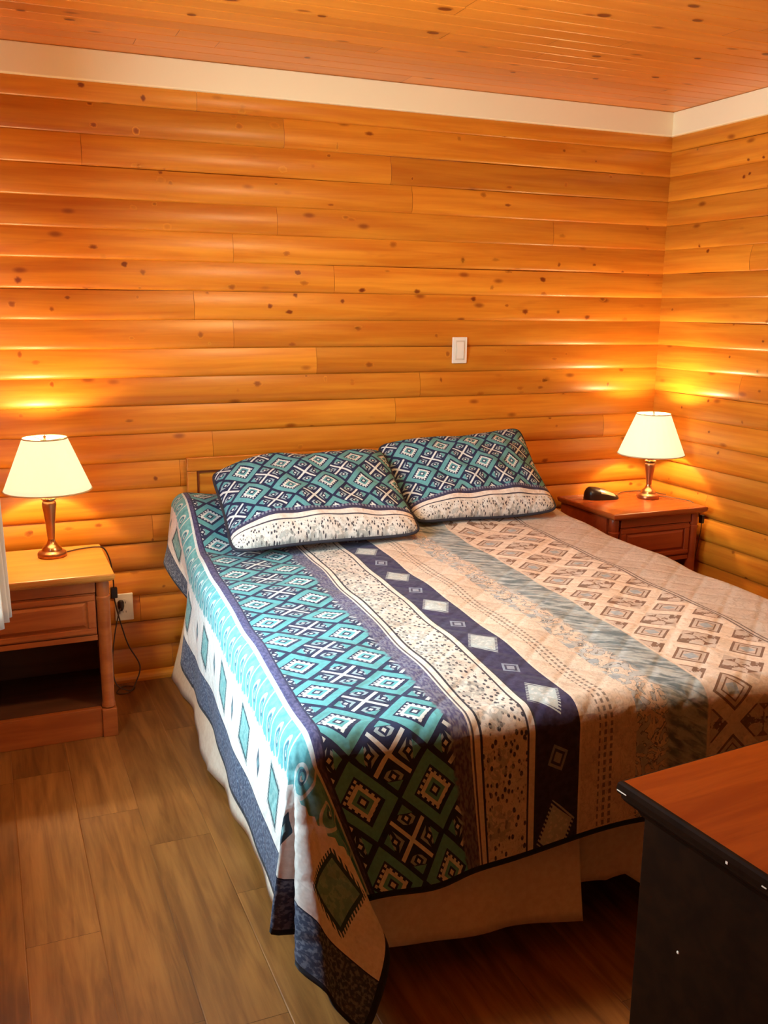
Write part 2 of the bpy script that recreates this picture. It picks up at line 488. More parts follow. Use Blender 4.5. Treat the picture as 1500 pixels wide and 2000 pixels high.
def cloth_white():
    x, y, z = objco()
    return mix(noise(vec(x, y, z), 9.0, 3).sm(.3, .7), (.74, .66, .57), (.82, .75, .66))
WHITECLOTH = mat('off_white_cotton', cloth_white, rough=.85, spec=.2, sheen=.2)
MATTRESS = mat('mattress_ticking', (.7, .68, .64), rough=.9)
SKIRTM = mat('bed_skirt_cotton', lambda: mix(noise(vec(*objco()), 60.0, 2).sm(.3, .7), (.70, .60, .50), (.78, .69, .59)), rough=.9, spec=.15)
CURTM = mat('curtain_cotton', (.78, .74, .68), rough=.9, spec=.15)

# ------------------------------------------------------------------ textile patterns
TEAL = (.105, .345, .385); TEALD = (.055, .20, .25); NAVY = (.022, .028, .075); PURP = (.050, .045, .115)
WHT = (.72, .70, .69); CREAM = (.60, .50, .415); CREAM2 = (.52, .43, .36); SAGE = (.25, .34, .32); BROWN = (.17, .085, .05); GREYB = (.33, .37, .42)

def lattice(u, v, L, Ly, uo, vo, P, style=0):
    """quincunx of outlined squares-on-point (A) and four-patch crosses (B)"""
    a = (u-uo)/L; b = (v-vo)/Ly
    p = a+b; q = a-b
    p = p+.5; q = q+.5
    par = (p.floor()+q.floor()).mod2().gt(.5)
    fx = p.frac()-.5; fy = q.frac()-.5
    ax = fx.abs(); ay = fy.abs(); m = ax.max(ay); mn = ax.min(ay)
    if style == 0:
        dash = (fx*9.0).frac().gt(.5)*(fy*9.0+.25).frac().lt(.55)
        A = mix(m.lt(.30), P['band'], P['dark'])
        A = mix(m.lt(.27)*dash, A, P['white'])
        A = mix(m.lt(.215), A, P['white'])
        A = mix(m.lt(.15), A, P['band'])
        A = mix(m.lt(.085), A, P['dark']); A = mix(m.lt(.045), A, P['white'])
        gx = (ax-.255).abs(); gy = (ay-.255).abs(); g = gx.max(gy)
        B = mix(g.lt(.135)*g.gt(.080)*(fx*fy*80.0).sin().gt(-.55), P['dark'], P['mid'])
        B = mix((ax+ay).gt(.62)*m.lt(.42), B, P['band'])
        B = mix(g.lt(.035), B, P['white'])
        B = mix(mn.lt(.038), B, P['white'])
    else:
        A = mix(m.lt(.33)*m.gt(.275), P['white'], P['dark'])
        A = mix(m.lt(.275), A, P['mid'])
        A = mix(m.lt(.20)*m.gt(.17), A, P['dark'])
        A = mix((ax+ay).lt(.17), A, P['band'])
        nz = noise(vec(fx*9.0, fy*9.0), 1.0, 2.0)
        B = mix(mn.gt(.15)*nz.gt(.40), P['mid'], P['dark'])
        B = mix(m.gt(.36)*m.lt(.40)*nz.gt(.36), B, P['dark'])
        B = mix(((fx-fy).abs().lt(.10)).max((fx+fy).abs().lt(.03))*nz.gt(.47)*m.lt(.33), B, P['dark'])
        B = mix(((fx-fy).abs()).gt(.50), B, P['mid'])
        m2 = m.gt(.40)
        B = mix(m2, B, P['white'])
    c = mix(par, A, B)
    if style == 0: c = mix(m.gt(.475), c, P['dark'])
    return c

def weave(c, u, v, amt=.25):
    n = noise(vec(u*110.0, v*110.0), 1.0, 2.0)
    n2 = noise(vec(u*14.0, v*14.0), 1.0, 3.0)
    k = (n*.7+n2*.5).sm(.35, .85)
    g = X.nt.nodes.new('ShaderNodeCombineColor')
    for i in range(3): X.nt.links.new((k*amt+(1.0-amt*.55)).s, g.inputs[i])
    return mulc(c, g.outputs[0])

def quilt_bump():
    u, v = uvxy()
    a = ((u+v)*(1/.045)).sin().abs(); b = ((u-v)*(1/.045)).sin().abs()
    h = a.min(b).sm(0.0, .55)*.6 + noise(vec(u*26.0, v*26.0), 1.0, 3.0)*.9
    return h, .55, .006

PB = dict(band=TEAL, dark=NAVY, white=(.60, .66, .68), mid=(.30, .40, .46))
PR = dict(band=GREYB, dark=(.20, .115, .075), white=(.68, .565, .475), mid=(.52, .43, .37))
def speckle(u, v, base=CREAM):
    d = voro(vec(u*88.0, v*58.0), 1.0, .75)
    c = mix(d.sm(.42, .30), base, (.05, .045, .06))
    fl = voro(vec((u)*8.2, v*8.2), 1.0, .0)
    sw = noise(vec(u*45.0, v*45.0), 1.0, 2.0, .5, 1.5)
    c = mix(fl.lt(.34)*sw.gt(.5)*.65, c, (.30, .31, .30))
    c = mix((sw-.5).abs().lt(.018)*.55, c, (.33, .30, .27))
    return c

def q_lattice():
    u, v = uvxy()
    c = lattice(u, v, .178, .173, -.712, 1.695, PB)
    # soft purple edging next to the white lines
    edge = (u+noise(vec(u*60.0, v*60.0), 1, 1)*.03).sm(-.470, -.456)
    tx = noise(vec(u*150.0, v*60.0), 1.0, 1.0).sm(.4, .6)
    c = mix(edge, c, mix(tx, (.075, .065, .14), (.17, .165, .23)))
    return weave(c, u, v)
def q_purple():
    u, v = uvxy()
    c = mix(noise(vec(u*140.0, v*70.0), 1, 2).sm(.4, .6), (.052, .05, .13), (.10, .095, .20))
    c = mix(u.gt(-.767), c, (.03, .03, .075))
    return weave(mix(u.lt(-.788), c, (.58, .66, .68)), u, v)
def q_bands():
    """white lines, speckled flower band, white line, indigo band with lozenges"""
    u, v = uvxy()
    c = speckle(u, v, (.60, .545, .495))
    c = mix(u.lt(-.402), c, (.035, .03, .04)); c = mix(u.lt(-.408), c, (.66, .60, .54)); c = mix(u.lt(-.422), c, (.09, .075, .09)); c = mix(u.lt(-.427), c, (.62, .57, .53))
    c = mix(u.gt(-.291), c, (.05, .04, .05)); c = mix(u.gt(-.286), c, (.66, .60, .54)); c = mix(u.gt(-.271), c, (.04, .035, .05))
    return weave(c, u, v)
def q_indigo():
    u, v = uvxy()
    c = mix(noise(vec(u*60.0, v*60.0), 1, 2).sm(.35, .65), (.030, .022, .062), (.046, .036, .088))
    x = (u+.212)/.05
    vb = ((v-.715)/.331+.5).frac()-.5
    y = vb*(.331/.075)
    # large lozenge with a fringe of teeth
    jag = ((u-v)*85.0).frac().gt(.5)
    d = (x*.95+y*.62).abs().max((x*.55-y*.95).abs())
    c = mix(d.lt(.80)*jag, c, (.38, .42, .44))
    c = mix(d.lt(.66), c, (.40, .45, .46))
    nz = noise(vec(u*90.0, v*90.0), 1, 2).gt(.56)
    c = mix(d.lt(.55)*nz, c, (.54, .55, .54))
    vs = ((v-.880)/.331+.5).frac()-.5
    y2 = vs*(.331/.075)
    d2 = (x*.95+y2*.5).abs().max((x*.45-y2*1.2).abs())
    c = mix(d2.lt(.42), c, (.22, .25, .33)); c = mix(d2.lt(.30), c, (.05, .045, .09)); c = mix(d2.lt(.19), c, (.25, .27, .34))
    return weave(c, u, v, .18)
def q_cream():
    """cream band with stitched double lines, scroll work, brushed blue-grey band"""
    u, v = uvxy()
    n = noise(vec(u*55.0, v*30.0), 1.0, 3.0, .6, 1.2)
    c = mix((n-.5).abs().sm(.045, .0)*.45, (.62, .50, .405), (.33, .25, .19))
    dash = (v*55.0).frac().lt(.62)
    ln = (u+.088).abs().lt(.0035).max((u+.072).abs().lt(.0035)).max((u+.103).abs().lt(.0022))
    c = mix(ln*dash*.75, c, (.10, .07, .06))
    c = mix(u.lt(-.150), c, (.66, .55, .46))
    # floral scroll strip
    s2 = noise(vec(u*24.0+5.0, v*20.0), 1.0, 2.0, .5, 2.2)
    sc = u.gt(-.005)*u.lt(.105)
    rr = voro(vec(u*9.0, v*9.0), 1.0, .1)
    c = mix(sc*(s2.gt(.52)), c, (.42, .42, .42)); c = mix(sc*((s2-.52).abs().lt(.02)), c, (.17, .17, .17))
    c = mix(sc*rr.lt(.13), c, (.30, .33, .36))
    # brushed strokes
    st = noise(vec((u+v*.45)*11.0, (v-u*.6)*42.0), 1.0, 3.0, .6, .5)
    bz = (u+(n-.5)*.03).sm(.070, .092)*(u-(n-.5)*.008).sm(.204, .192)
    bc = mix(st.sm(.36, .62), (.12, .155, .175), (.40, .44, .45))
    c = mix(bz, c, bc)
    return weave(c, u, v)
def q_lattice2():
    u, v = uvxy()
    c = lattice(u, v, .180, .173, .276, 1.594, PR, 1)
    n = noise(vec(u*70.0, v*70.0), 1.0, 3.0, .6, .8)
    c = mix(n.sm(.55, .75)*.5, c, (.26, .17, .12))
    return weave(mix(u.lt(.205), c, (.62, .50, .405)), u, v)
def q_beige():
    u, v = uvxy()
    n = noise(vec(u*17.0, v*15.0), 1.0, 2.0, .5, 2.4)
    c = mix((n-.5).abs().sm(.03, .008)*.45, (.50, .415, .355), (.29, .215, .165))
    c = mix((u-.552).abs().lt(.003).max((u-.566).abs().lt(.0025)), c, (.13, .09, .075))
    return weave(c, u, v)
def q_turq():
    """the turquoise border that starts the overhang, with pale curls"""
    u, v = uvxy()
    d = (-.794)-u
    n = noise(vec(u*40.0, v*40.0), 1.0, 2.0)
    c = mix(n.sm(.3, .7), (.085, .30, .34), (.16, .42, .45))
    vv = v*12.0
    cell = vv.frac()-.5; yy = (d-.062)*22.0
    r = X.op('SQRT', cell*cell*18.0+yy*yy)
    ang = X.op('ARCTAN2', yy, cell*4.25)
    spiral = ((r*1.1 + ang*.1592).frac()-.5).abs().lt(.16)*r.lt(1.55)
    c = mix(spiral, c, (.52, .60, .60))
    c = mix((r-.42).abs().lt(.10), c, (.05, .13, .19))
    # ragged lower edge into white
    jag = d+((v*38.0).frac()-.5).abs()*.018+(noise(vec(u*9.0, v*9.0), 1, 2)-.5)*.03
    c = mix(jag.gt(.118), c, (.68, .66, .64))
    c = mix(d.lt(.006), c, (.60, .66, .68))
    return weave(c, u, v)
def q_white():
    """white border with teal lozenges and small dark drops"""
    u, v = uvxy()
    d = (-.805)-u
    n = noise(vec(u*60.0, v*60.0), 1.0, 2.0)
    c = mix(n.sm(.64, .72)*.35, (.70, .675, .65), (.35, .36, .38))
    y = (d-.200)/.060
    cb = ((v-.62)/.331+.5).frac()-.5; x = cb*(.331/.050)
    e = x.abs()+y.abs(); e2 = (x*.9+y*.25).abs().max((y*.9-x*.25).abs())
    jag = ((v-d)*90.0).frac().gt(.5)
    c = mix(e2.lt(.98)*jag, c, (.045, .10, .12))
    c = mix(e2.lt(.86), c, (.028, .07, .085)); c = mix(e2.lt(.72), c, mix(n.gt(.5), (.14, .33, .34), (.22, .41, .41)))
    cs = ((v-.7855)/.331+.5).frac()-.5; x2 = cs*(.331/.022); y2 = (d-.200)/.052
    e3 = x2.abs()+y2.abs()
    c = mix(e3.lt(.80), c, (.04, .075, .11)); c = mix(e3.lt(.30), c, (.20, .36, .40))
    return weave(c, u, v)
def q_navy():
    u, v = uvxy()
    n = noise(vec(u*120.0, v*120.0), 1.0, 2.0)
    c = mix(n.sm(.45, .62), (.040, .055, .105), (.15, .18, .25))
    c = mix(u.gt(-1.108), c, (.02, .022, .04))
    return c
def q_bind(): return (.016, .017, .028)
QM = {k: mat('quilt_'+k, f, rough=.85, spec=.15, bump=quilt_bump, sheen=.08) for k, f in
      dict(lattice=q_lattice, purple=q_purple, bands=q_bands, indigo=q_indigo, cream=q_cream, lattice2=q_lattice2, beige=q_beige, turq=q_turq, white=q_white, navy=q_navy, binding=q_bind).items()}

# ------------------------------------------------------------------ bed
BX, BY, BROT = -1.60, -.06, math.radians(-3.6)
bed = thing('bed', 'wide bed with a pale bed skirt, standing between the two nightstands', 'bed', (BX, BY, 0), BROT)
XL, XR, LB, ZT, RR = -.77, .80, 2.06, .66, .06
def rbox(name, x0, x1, y0, y1, z0, z1, m, par, bev):
    return MB().box(x0, x1, y0, y1, z0, z1).build(name, m, par, smooth=True, bevel=bev, seg=4, auto=1.2)
rbox('mattress', -.765, .795, -2.055, -.06, .385, .635, MATTRESS, bed, .05)
rbox('box_spring', -.755, .785, -2.045, -.06, .19, .38, MATTRESS, bed, .02)
mb = MB()
for (x0, x1, y0, y1) in ((-.75, -.71, -2.0, -.06), (.74, .78, -2.0, -.06), (-.71, .74, -2.0, -1.96), (-.71, .74, -.10, -.06), (-.71, .74, -1.03, -.99)):
    mb.box(x0, x1, y0, y1, .15, .19)
mb.build('bed_frame', BLACKP, bed)
for lx in (-.68, .70):
    for ly in (-1.75, -.15):
        MB().lathe([(.022, 0), (.026, .01), (.024, .03), (.02, .15)], 16, c=(lx, ly, 0)).build('leg', BLACKP, bed, smooth=True)
def skirt(name, pts, ztop, zbot, amp, freq, flare, seed, par=bed, flip=1):
    """pts: path along the bed (local xy); hangs down with gathered folds"""
    R = random.Random(seed); n = 150; mb = MB(); rows = 12
    P = [Vector((*p, 0)) for p in pts]; L = (P[1]-P[0]).length; t = (P[1]-P[0]).normalized(); nrm = Vector((t.y, -t.x, 0))*flip
    ph = [R.uniform(0, 6.28) for _ in range(4)]
    g = []
    for i in range(n+1):
        s = L*i/n; col = []
        wv = math.sin(s*freq+ph[0]+.8*math.sin(s*2.1+ph[1]))*.65+math.sin(s*freq*2.3+ph[2])*.35
        zb = zbot(s/L)+.006*math.sin(s*freq+ph[3])
        for j in range(rows+1):
            k = j/rows; z = ztop+(zb-ztop)*k
            off = flare(s/L)*k**1.4+amp*wv*k**.8
            p = P[0]+t*s+nrm*off
            col.append(mb.vert(p.x, p.y, z))
        g.append(col)
    for i in range(n):
        for j in range(rows): mb.face((g[i][j], g[i+1][j], g[i+1][j+1], g[i][j+1]))
    return mb.build(name, SKIRTM, par, smooth=True, solid=.003)
lerp = lambda *p: (lambda t: float(np.interp(t, [a for a, b in p], [b for a, b in p])))
skirt('bed_skirt', [(-.775, -.06), (-.775, -2.065)], .38, lerp((0, .012), (.3, .015), (.38, .006), (.5, .03), (1, .09)), .009, 11, lerp((0, .075), (.2, .05), (.37, .06), (.44, .075), (.52, .04), (1, .02)), 3, flip=1)
skirt('bed_skirt', [(-.765, -2.072), (-.115, -2.072)], .38, lerp((0, .115), (.5, .10), (1, .09)), .008, 13, lerp((0, .01), (.7, .015), (1, .05)), 4, flip=1)
skirt('bed_skirt', [(-.155, -2.058), (.80, -2.058)], .38, lerp((0, .15), (.08, .145), (.15, .13), (.2, .15), (.26, .115), (1, .10)), .014, 17, lerp((0, .0), (1, .01)), 5, flip=1)
skirt('bed_skirt', [(.80, -2.065), (.80, -.06)], .38, lerp((0, .05), (1, .02)), .012, 17, lerp((0, .02), (1, .03)), 6, flip=1)

# ------------------------------------------------------------------ quilt
AL, BF, AR = .455, .350, .42          # overhang left, foot, right
HT = [(0, -.06, 0), (9, -.12, -.05), (16, -.15, -.11), (23, .03, -.06), (30, -.05, -.16), (37, .05, -.26), (44, .10, -.23), (53, .22, -.20), (62, .35, -.17), (70, .33, -.06), (80, .30, -.03), (90, .32, -.05)]
def catmull1(xs, ys, x):
    """smooth interpolation (monotone-ish cubic) of a table"""
    xs = np.array(xs, float); ys = np.array(ys, float)
    m = np.gradient(ys, xs); i = np.clip(np.searchsorted(xs, x)-1, 0, len(xs)-2)
    h = xs[i+1]-xs[i]; t = np.clip((x-xs[i])/h, 0, 1)
    return (2*t**3-3*t**2+1)*ys[i]+(t**3-2*t**2+t)*h*m[i]+(-2*t**3+3*t**2)*ys[i+1]+(t**3-t**2)*h*m[i+1]
def sst(a, b, x): t = np.clip((x-a)/(b-a), 0, 1); return t*t*(3-2*t)
def ztop(x, y):
    h = .135*sst(-.56, -.16, y)
    h = h*(1-.10*np.sin((x+.1)*9.0)**2)*(1-.80*sst(.15, .62, x))
    puff = .012*np.cos(np.clip((x-.015)/.80, -1, 1)*PI/2)*sst(0, .4, y+2.06)
    wr = .0035*np.sin(x*21+y*5.0)*np.sin(y*17-x*3)+.003*np.sin(x*9-y*13)
    return ZT+h+puff+wr
def qsurf(s, t):
    sx = np.clip(s, XL, XR); ty = np.clip(t, 0.06, LB); y = -ty
    dL = np.maximum(XL-s, 0); dR = np.maximum(s-XR, 0); dF = np.maximum(t-LB, 0)
    dF = dF*(1+.20*sst(.12, .42, dL))*(1+.26*(1-sst(-.85, .15, s)))
    dLs = dL*(1-.36*sst(-.75, -.22, y))
    z = ztop(sx, y)
    dS = np.where(dL > 0, dLs, dR)
    d = np.hypot(dS, dF); phi = np.degrees(np.arctan2(dF, dS+1e-9))
    sgn = np.where(dL > 0, -1.0, 1.0)
    corner = (dS > 0) & (dF > 0)
    side = (dS > 0) & (dF <= 0); foot = (dF > 0) & (dS <= 0)
    ox = np.where(corner, sgn*np.cos(np.radians(phi)), np.where(side, sgn, 0)); oy = np.where(corner, -np.sin(np.radians(phi)), np.where(foot, -1.0, 0.0))
    hx = np.zeros_like(d); hy = np.zeros_like(d)
    tx = catmull1([h[0] for h in HT], [h[1] for h in HT], phi); tyy = catmull1([h[0] for h in HT], [h[2] for h in HT], phi)
    hx = np.where(corner & (dL > 0), tx, hx); hy = np.where(corner & (dL > 0), tyy, hy)
    hx = np.where(corner & (dR > 0), .06+.12*np.sin(np.radians(phi*2)), hx); hy = np.where(corner & (dR > 0), -.05-.12*np.sin(np.radians(phi*2)), hy)
    hx = np.where(side, sgn*.06, hx)
    sh = .32*(1-sst(XL, XL+.55, s))
    hx = np.where(foot, sh, hx); hy = np.where(foot, -.05, hy)
    # soft folds in the hanging sides
    rem = np.maximum(d-RR*PI/2, 0)
    a = np.minimum(d/RR, PI/2)
    oh = RR*np.sin(a); dz = RR*(1-np.cos(a))
    wv_side = (.030*np.sin(t*9.0+.6)+.018*np.sin(t*21.0+1.1))*np.where(y > -.75, 1.3, .55)
    wv_side = wv_side+.20*np.exp(-((t-.20)/.10)**2)-.16*np.exp(-((t-.40)/.08)**2)+.08*np.exp(-((t-.58)/.10)**2)
    wv_foot = .030*np.sin(s*8.0+1.0)+.014*np.sin(s*19.0)
    hx = hx + np.where(side, sgn*wv_side*1.0, 0)*sst(0, .25, LB-t)
    hy = hy + np.where(foot, -wv_foot, 0)*sst(XL, XL+.25, s)
    dz = dz + rem*np.sqrt(np.maximum(1-hx**2-hy**2, .2))
    px = sx+ox*oh+hx*rem; py = y+oy*oh+hy*rem
    pz = z-dz
    # cloth that reaches the floor lies on it
    return px, py, np.maximum(pz, .008)
ZONES = [(-1.30, 'binding'), (-1.213, 'navy'), (-1.105, 'white'), (-.930, 'turq'), (-.794, 'purple'), (-.762, 'lattice'), (-.432, 'bands'), (-.266, 'indigo'), (-.156, 'cream'), (.198, 'lattice2'), (.545, 'beige'), (1.205, 'binding')]
S0, S1 = XL-AL, XR+AR
def ticks(a, b, marks, step):
    e = sorted(set([a, b]+[m for m in marks if a < m < b])); out = []
    for p, q in zip(e, e[1:]):
        n = max(1, int(math.ceil((q-p)/step))); out += [p+(q-p)*i/n for i in range(n)]
    return np.array(out+[b])
sv = ticks(S0, S1, [z for z, n in ZONES]+[XL, XR], .011)
tv = ticks(0.06, LB+BF, [LB, LB+BF-.013], .011)
SS, TT = np.meshgrid(sv, tv, indexing='ij')
qx, qy, qz = qsurf(SS, TT)
ns_, nt_ = SS.shape
me = bpy.data.meshes.new('quilt')
vid = np.arange(ns_*nt_).reshape(ns_, nt_)
quads = np.stack([vid[:-1, :-1], vid[:-1, 1:], vid[1:, 1:], vid[1:, :-1]], -1).reshape(-1, 4)
me.from_pydata(np.stack([qx, qy, qz], -1).reshape(-1, 3).tolist(), [], quads.tolist())
uvl = me.uv_layers.new(name='UVMap')
uvflat = np.stack([SS, TT], -1).reshape(-1, 2)[quads.reshape(-1)]
uvl.data.foreach_set('uv', uvflat.astype(np.float32).ravel())
zn = [n for z, n in ZONES]; names = list(QM.keys())
for k in names: me.materials.append(QM[k])
sc = (.5*(sv[:-1]+sv[1:]))[:, None]+0*tv[None, :-1]; tc = 0*sv[:-1, None]+(.5*(tv[:-1]+tv[1:]))[None, :]
zi = np.searchsorted(np.array([z for z, n in ZONES]), sc, side='right')-1
mi = np.array([names.index(n) for n in zn])[zi]
mi = np.where(tc > LB+BF-.013, names.index('binding'), mi)
me.polygons.foreach_set('material_index', mi.ravel().astype(np.int32))
me.polygons.foreach_set('use_smooth', [True]*len(me.polygons))
me.update()
quilt = bpy.data.objects.new('quilt', me); COL.objects.link(quilt); quilt.location = (BX, BY, 0); quilt.rotation_euler = (0, 0, BROT)
tag(quilt, 'teal, indigo and cream patchwork quilt draped over the bed and down to the floor', 'quilt')
sm_ = quilt.modifiers.new('thick', 'SOLIDIFY'); sm_.thickness = .007; sm_.offset = -1

# ------------------------------------------------------------------ pillow shams
def sham_col(h):
    def fn():
        u, v = uvxy()            # v from the bottom edge up, metres
        P = dict(PB); P['band'] = (.115, .32, .36)
        c = lattice(u, v, .150, .150, .10, .24, P)
        lo = .088
        tx = (u*75.0).frac().gt(.45)
        c = mix(v.lt(lo+.022), c, mix(tx, (.055, .05, .12), (.20, .21, .28)))
        c = mix(v.lt(lo+.012), c, (.05, .045, .09))
        c = mix(v.lt(lo), c, (.70, .63, .58)); c = mix(v.lt(lo-.018), c, (.07, .06, .08)); c = mix(v.lt(lo-.023), c, (.68, .63, .58))
        c = mix(v.lt(lo-.032), c, speckle(u*1.25, v*1.35, (.66, .63, .60)))
        return weave(c, u, v)
    return fn
SHAM = mat('sham_fabric', sham_col(.5), rough=.85, spec=.15, bump=quilt_bump)
PIPE = mat('sham_piping', (.018, .02, .035), rough=.8)
def sham(label, bl, br, tr, tl, T, tb, seed, Wm=.72, Hm=.50):
    R = random.Random(seed)
    cs = [Vector(p) for p in (bl, br, tr, tl)]
    cen = (cs[0]+cs[1]+cs[2]+cs[3])/4
    root = thing('pillow', label, 'pillow', tuple(cen), 0, 'pillows in matching shams')
    cs = [c-cen for c in cs]
    n, m = 64, 48
    nrm = ((cs[1]-cs[0]).cross(cs[3]-cs[0])).normalized()
    mb = MB()
    ph = [R.uniform(0, 6.28) for _ in range(6)]
    def edge_pull(a): return 1-abs(a)**6
    def base(i, j):
        a, b = i/n, j/m
        # sides of a stuffed sham draw in between the corners
        aa, bb = 2*a-1, 2*b-1
        a2 = .5+.5*aa*(1-.035*(1-bb*bb)); b2 = .5+.5*bb*(1-.05*(1-aa*aa))
        # rounded corners
        rc = (abs(aa)**8)*(abs(bb)**8)
        a2 = .5+(a2-.5)*(1-.06*rc); b2 = .5+(b2-.5)*(1-.08*rc)
        p = (cs[0]*(1-a2)+cs[1]*a2)*(1-b2)+(cs[3]*(1-a2)+cs[2]*a2)*b2
        p = p+Vector((0, 0, 1))*(tb*math.exp(-((a-.30)/.24)**2)*b**3)
        return p+nrm*(.012*math.sin(aa*3+ph[0])*math.sin(bb*2.5+ph[1])), aa, bb
    front = []; back = []
    for i in range(n+1):
        fr_, bk_ = [], []
        for j in range(m+1):
            p, aa, bb = base(i, j)
            th = T*((1-abs(aa)**3.2)*(1-abs(bb)**3.0))**.55
            wr = .004*math.sin(aa*14+bb*5+ph[2])+.005*math.sin(aa*7-bb*9+ph[3])
            wr *= (1-abs(aa)**4)*(1-abs(bb)**4)
            edge = i in (0, n) or j in (0, m)
            f = mb.vert(*(p+nrm*(th+wr)))
            fr_.append(f); bk_.append(f if edge else mb.vert(*(p-nrm*th*.55)))
        front.append(fr_); back.append(bk_)
    for i in range(n):
        for j in range(m):
            uv = [(Wm*(i+di)/n, Hm*(j+dj)/m) for di, dj in ((0, 0), (1, 0), (1, 1), (0, 1))]
            mb.face((front[i][j], front[i+1][j], front[i+1][j+1], front[i][j+1]), 0, uv)
            mb.face((back[i][j], back[i][j+1], back[i+1][j+1], back[i+1][j]), 0, [uv[0], uv[3], uv[2], uv[1]])
    o = mb.build('pillow_sham', SHAM, root, smooth=True, fix=False)
    loop = [base(i, 0)[0] for i in range(n)]+[base(n, j)[0] for j in range(m)]+[base(i, m)[0] for i in range(n, 0, -1)]+[base(0, j)[0] for j in range(m, 0, -1)]
    MB().tube(loop, .006, 8, closed=True).build('piping', PIPE, root, smooth=True)
    return root
sham('pillow in a teal lattice sham, lower and nearer the lamp with the wall outlet', (-2.345, -.725, .700), (-1.595, -.695, .700), (-1.565, -.205, .950), (-2.305, -.225, .890), .085, .055, 2)
sham('pillow in a teal lattice sham, leaning higher, beside the table with the alarm clock', (-1.565, -.560, .700), (-.880, -.525, .695), (-.862, -.135, 1.008), (-1.578, -.15, .955), .078, .008, 5)

# ------------------------------------------------------------------ headboard
hb = thing('headboard', 'honey pine headboard with a recessed panel, against the wall behind the pillows', 'headboard', (-1.60, -.022, 0))
x0, x1, hz = -.757, .757, .932
HBW = PINETRIM
mb = MB(); mb.box(x0, x1, -.022, .0, hz-.055, hz).build('top_rail', HBW, hb, bevel=.003)
for (a, b) in ((x0, x0+.04), (x1-.04, x1)): MB().box(a, b, -.022, .0, 0, hz-.056).build('side_post', HBW, hb, bevel=.003)
MB().box(x0+.04, x1-.04, -.022, .0, .36, .42).build('bottom_rail', HBW, hb, bevel=.003)
MB().box(x0+.04, x1-.04, -.006, -.001, .42, hz-.055).build('panel', HBW, hb)
mb = MB()
for (a, b, c, d) in ((x0+.04, x0+.05, .42, hz-.055), (x1-.05, x1-.04, .42, hz-.055), (x0+.05, x1-.05, hz-.065, hz-.055)): mb.box(a, b, -.012, -.006, c, d)
mb.build('panel_moulding', cherry((.20, .045, .012), (.26, .06, .015)), hb)

# ------------------------------------------------------------------ nightstands
def nightstand(label, loc, H, M, MT, rz=0.0, W=.522, D=.455):
    t = thing('nightstand', label, 'nightstand', loc, rz, 'nightstands either side of the bed')
    hw = W/2-.016; fy = -D+.028; by = -.012       # carcass half width, front, back
    # top slab with an ogee edge (stack of insets)
    mb = MB(); secs = [(-.016, H-.030), (-.012, H-.026), (-.004, H-.022), (-.001, H-.015), (0.0, H-.006), (-.002, H-.001), (-.006, H)]
    rings = []
    for ins, z in secs:
        a = W/2+ins; rings.append([mb.vert(-a, -D-ins, z), mb.vert(a, -D-ins, z), mb.vert(a, 0+ins, z), mb.vert(-a, 0+ins, z)])
    for A, B in zip(rings, rings[1:]):
        for i in range(4): mb.face((A[i], A[(i+1) % 4], B[(i+1) % 4], B[i]))
    mb.face(rings[0][::-1]); mb.face(rings[-1])
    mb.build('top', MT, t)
    zt = H-.031
    for s in (-1, 1):
        MB().box(min(s*hw, s*(hw-.018)), max(s*hw, s*(hw-.018)), fy+.05, by, .0, zt).build('side_panel', M, t, bevel=.002)
        # front corner post: block, turned column, rings, block
        px = s*(hw-.024); py = fy+.025
        p = MB(); p.box(px-.026, px+.026, py-.026, py+.026, 0, .108)
        p.build('post_foot', M, t, bevel=.003)
        c = MB(); c.lathe([(.018, .108), (.024, .112), (.024, .122), (.0215, .128), (.023, .30), (.0235, H-.105), (.025, H-.100), (.025, H-.092), (.0215, H-.088), (.0235, H-.083), (.0235, H-.045), (.021, H-.031)], 24, c=(px, py, 0))
        c.build('corner_post', M, t, smooth=True, auto=.7)
    ix = hw-.05
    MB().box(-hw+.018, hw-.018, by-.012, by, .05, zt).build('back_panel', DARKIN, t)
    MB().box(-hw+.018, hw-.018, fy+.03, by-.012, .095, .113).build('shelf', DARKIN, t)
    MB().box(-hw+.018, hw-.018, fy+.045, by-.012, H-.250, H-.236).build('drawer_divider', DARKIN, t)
    MB().box(-ix, ix, fy+.008, fy+.03, 0, .112).build('bottom_rail', M, t, bevel=.002)
    MB().box(-ix, ix, fy+.006, fy+.03, H-.072, zt).build('apron', M, t, bevel=.002)
    d = MB(); d.box(-ix+.001, ix-.001, fy+.012, fy+.03, H-.228, H-.075)
    drawer = d.build('drawer', M, t, bevel=.002)
    f = MB(); z0, z1 = H-.222, H-.081
    # frame and raised field of the drawer front
    f.box(-ix+.004, ix-.004, fy+.004, fy+.012, z1-.020, z1); f.box(-ix+.004, ix-.004, fy+.004, fy+.012, z0, z0+.020)
    f.box(-ix+.004, -ix+.030, fy+.004, fy+.012, z0+.02, z1-.02); f.box(ix-.030, ix-.004, fy+.004, fy+.012, z0+.02, z1-.02)
    f.build('drawer_frame', M, drawer, bevel=.003)
    MB().frustum(-ix+.034, ix-.034, fy+.003, fy+.012, z0+.024, z1-.024, .012).build('drawer_field', M, drawer)
    MB().box(-ix, ix, fy+.010, fy+.03, H-.250, H-.230).build('lower_rail', M, t, bevel=.002)
    return t
ns1 = nightstand('cherry nightstand with an open shelf, on the side with the white curtain and wall outlet', (-2.981, -.095, 0), .62, CHERRY_L, CHERRY_LTOP_LIT)
ns2 = nightstand('cherry nightstand in the corner of the room, holding the dark alarm clock', (-.322, -.055, 0), .655, CHERRY_R, CHERRY_RTOP)

